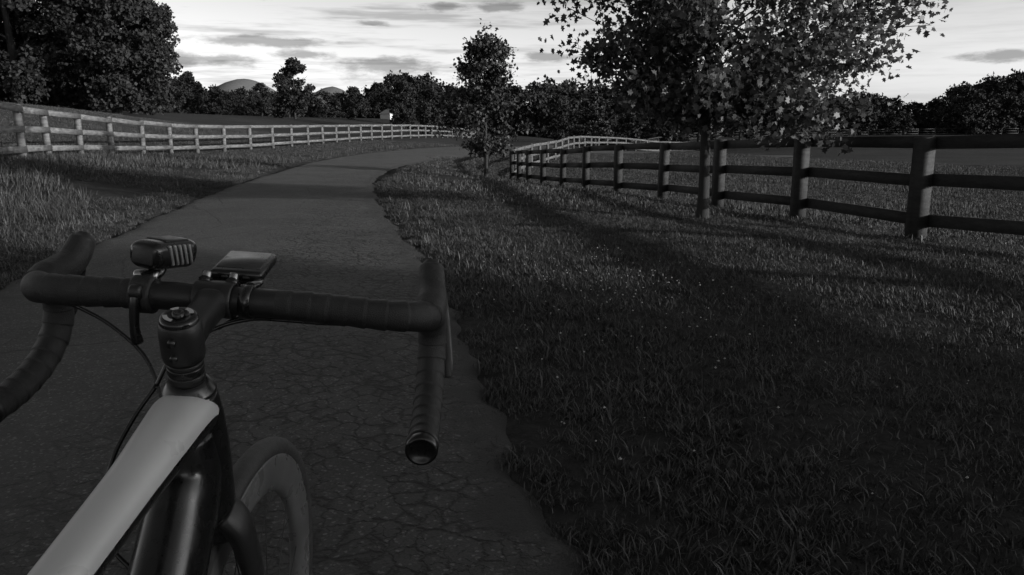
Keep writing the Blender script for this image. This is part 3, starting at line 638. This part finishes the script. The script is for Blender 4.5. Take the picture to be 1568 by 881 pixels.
for s in (-1,1):
    part('seat_stay',*sweep([(s*.012,-.49,.64),(s*.04,-.60,.52),(s*.064,-.75,.355)],[.007,.007,.008],segs=12),M_gloss,False)
    part('chain_stay',*sweep([(s*.03,-.39,.27),(s*.045,-.5,.29),(s*.066,-.75,.335)],[.012,.01,.008],segs=12),M_gloss,False)
    part('fork_blade',*sweep([tuple(ax(.25)+np.array((s*.018,0,0))),tuple(ax(.275)+np.array((s*.034,.004,0))),tuple(ax(.34)+np.array((s*.042,.01,0))),tuple(ax(.46)+np.array((s*.046,.022,0))),(s*.052,.222,.35)],[.017,.015,.0125,.010,.007],[.026,.028,.026,.019,.011],segs=20,sub=8,hint=(0,1,0)),M_satin)
    part('crank',*sweep([(s*.07,-.365,.27),(s*.08,-.365-s*.08,.27-s*.02),(s*.085,-.365-s*.168,.27-s*.04)],[.008,.007,.007],[.016,.013,.012],segs=14),M_gloss,False)
    part('pedal',*rbox((.09,.07,.018),(s*.14,-.365-s*.168,.27-s*.04),(0,0,0),.005),M_satin,False)
part('fork_crown',*sweep([tuple(ax(.245)),tuple(ax(.262)),tuple(ax(.285)+np.array((0,.002,0)))],[.032,.045,.036],[.034,.030,.022],segs=28,sub=8,hint=(0,1,0)),M_gloss)
part('bottom_bracket',*lathe([(0,-.05),(.022,-.05),(.024,-.04),(.024,.04),(.022,.05),(0,.05)],(0,-.365,.27),(1,0,0)),M_gloss,False)
part('chainring',*lathe([(.05,.055),(.102,.055),(.104,.057),(.102,.059),(.05,.059)],(0,-.365,.27),(1,0,0),60,True),M_metal,False)
part('cassette',*lathe([(.02,.03),(.055,.03),(.04,.048),(.02,.048)],RW,(1,0,0),40,True),M_metal,False)
def wheel(c,tag,steer):
    c=np.array(c,float)
    ty=[(.326+.0150*math.cos(a),.0150*math.sin(a)) for a in np.linspace(0,2*math.pi,18,endpoint=False)]
    part(tag+'_tyre',*lathe(ty,c,(1,0,0),96,True),M_tyre,steer)
    rm=[(.319,-.0115),(.312,-.0128),(.298,-.0138),(.278,-.0125),(.266,-.0085),(.262,-.003),(.262,.003),(.266,.0085),(.278,.0125),(.298,.0138),(.312,.0128),(.319,.0115)]
    part(tag+'_rim',*lathe(rm,c,(1,0,0),96,True),M_rim,steer)
    part(tag+'_hub',*lathe([(0,-.055),(.010,-.055),(.011,-.038),(.022,-.034),(.022,-.028),(.012,-.022),(.011,.022),(.022,.028),(.022,.034),(.011,.038),(.010,.055),(0,.055)],c,(1,0,0)),M_gloss,steer)
    part(tag+'_disc_rotor',*lathe([(.05,-.042),(.078,-.042),(.078,-.0405),(.05,-.0405)],c,(1,0,0),48,True),M_metal,steer)
    V=[];F=[]
    for i in range(24):
        a=2*math.pi*i/24; sg=1 if i%2 else -1; a0=a+(.5 if (i//2)%2 else -.5)
        p0=c+np.array((sg*.031,.02*math.cos(a0),.02*math.sin(a0))); p1=c+np.array((sg*.003,.266*math.cos(a),.266*math.sin(a)))
        v,f=sweep([p0,(p0+p1)/2,p1],.0009,segs=5,sub=1,cap=False,hint=(1,.1,.1)); b=len(V); V+=list(v); F+=[tuple(b+q for q in ff) for ff in f]
    part(tag+'_spokes',V,F,M_dkmetal,steer)
wheel((0,.222,.34),'front_wheel',True); wheel(RW,'rear_wheel',False)
# ------------------------------------------------------------ sun + sky
sun=bpy.data.lights.new('sun','SUN'); sun.energy=5.0; sun.angle=R(.6); sun.color=(1,.995,.99)
so=link(bpy.data.objects.new('sun',sun)); dvec=Vector((math.sin(sunaz)*math.cos(sel),math.cos(sunaz)*math.cos(sel),math.sin(sel)))
so.rotation_euler=dvec.to_track_quat('Z','Y').to_euler(); so.location=(20,-8,12)
w=bpy.data.worlds.new('World'); scene.world=w; w.use_nodes=True; N=NT(w.node_tree)
bg=[x for x in N.n if x.type=='BACKGROUND'][0]
sky=N.new('ShaderNodeTexSky'); sky.sky_type='NISHITA'; sky.sun_disc=False; sky.sun_elevation=sel; sky.sun_rotation=sunaz; sky.air_density=1; sky.dust_density=1.2
bw=N.new('ShaderNodeRGBToBW'); N.l.new(sky.outputs[0],bw.inputs[0])
tc=N.new('ShaderNodeTexCoord').outputs['Generated']; sp=N.new('ShaderNodeSeparateXYZ'); N.l.new(tc,sp.inputs[0])
az=N.m('MULTIPLY',N.m('ARCTAN2',sp.outputs[0],sp.outputs[1]),57.2958); el=N.m('MULTIPLY',N.m('ARCSINE',sp.outputs[2]),57.2958)
cmb=N.new('ShaderNodeCombineXYZ'); N.l.new(az,cmb.inputs[0]); N.l.new(el,cmb.inputs[1])
nz=N.noise(N.mapping(cmb.outputs[0],(1,3.2,1)),.38,5,.62)
dmin=None
for a,e,wa,we in [(-8.4,3.8,4.1,.90),(-16.8,5.3,4.8,.45),(-20,4.1,3.6,.5),(-14.5,4.5,3.2,.35),(-4.6,7.7,1.9,.34),(-.8,7.8,1.7,.5),(-9.4,6.6,1.2,.25),(-18.5,8.3,4.2,.4),(2.5,4.5,2.6,.35),(28,8.0,3,.3),(31,4.0,3.8,.4)]:
    vl=N.new('ShaderNodeVectorMath',operation='LENGTH'); N.l.new(N.mapping(cmb.outputs[0],(1/wa,1/we,0),(0,0,0),(-a/wa,-e/we,0)),vl.inputs[0])
    dmin=vl.outputs['Value'] if dmin is None else N.m('MINIMUM',dmin,vl.outputs['Value'])
dens=N.m('SUBTRACT',1,N.m('MINIMUM',dmin,2.0))
d2=N.m('ADD',dens,N.m('MULTIPLY',N.m('SUBTRACT',nz,.5),2.6))
cl=N.rng(d2,-.1,.7,0,1,True)
st=N.rng(N.noise(N.mapping(cmb.outputs[0],(.07,.95,1)),1.0,5,.65),.46,.66,0,.38,True)
st=N.m('MULTIPLY',st,N.rng(az,-4,18,1,.3))
base=bw.outputs[0]
elp=N.m('MAXIMUM',el,0)
glow=N.m('ADD',1,N.m('MULTIPLY',N.m('EXPONENT',N.m('DIVIDE',elp,-13.0)),2.1))
v=N.m('MULTIPLY',base,glow)
v=N.m('MULTIPLY',v,N.m('SUBTRACT',1,N.m('MULTIPLY',cl,.52)))
v=N.m('MULTIPLY',v,N.m('SUBTRACT',1,st))
N.l.new(v,bg.inputs[0]); bg.inputs[1].default_value=.104
# ------------------------------------------------------------ camera
cam=bpy.data.cameras.new('camera'); cam.sensor_width=36; cam.lens=28.26; cam.clip_end=20000; cam.clip_start=.02
co=link(bpy.data.objects.new('camera',cam)); co.location=(0,0,1.116); co.rotation_euler=(R(90-11.48),0,0); scene.camera=co
scene.view_settings.view_transform='Standard'; scene.view_settings.look='None'; scene.view_settings.exposure=0
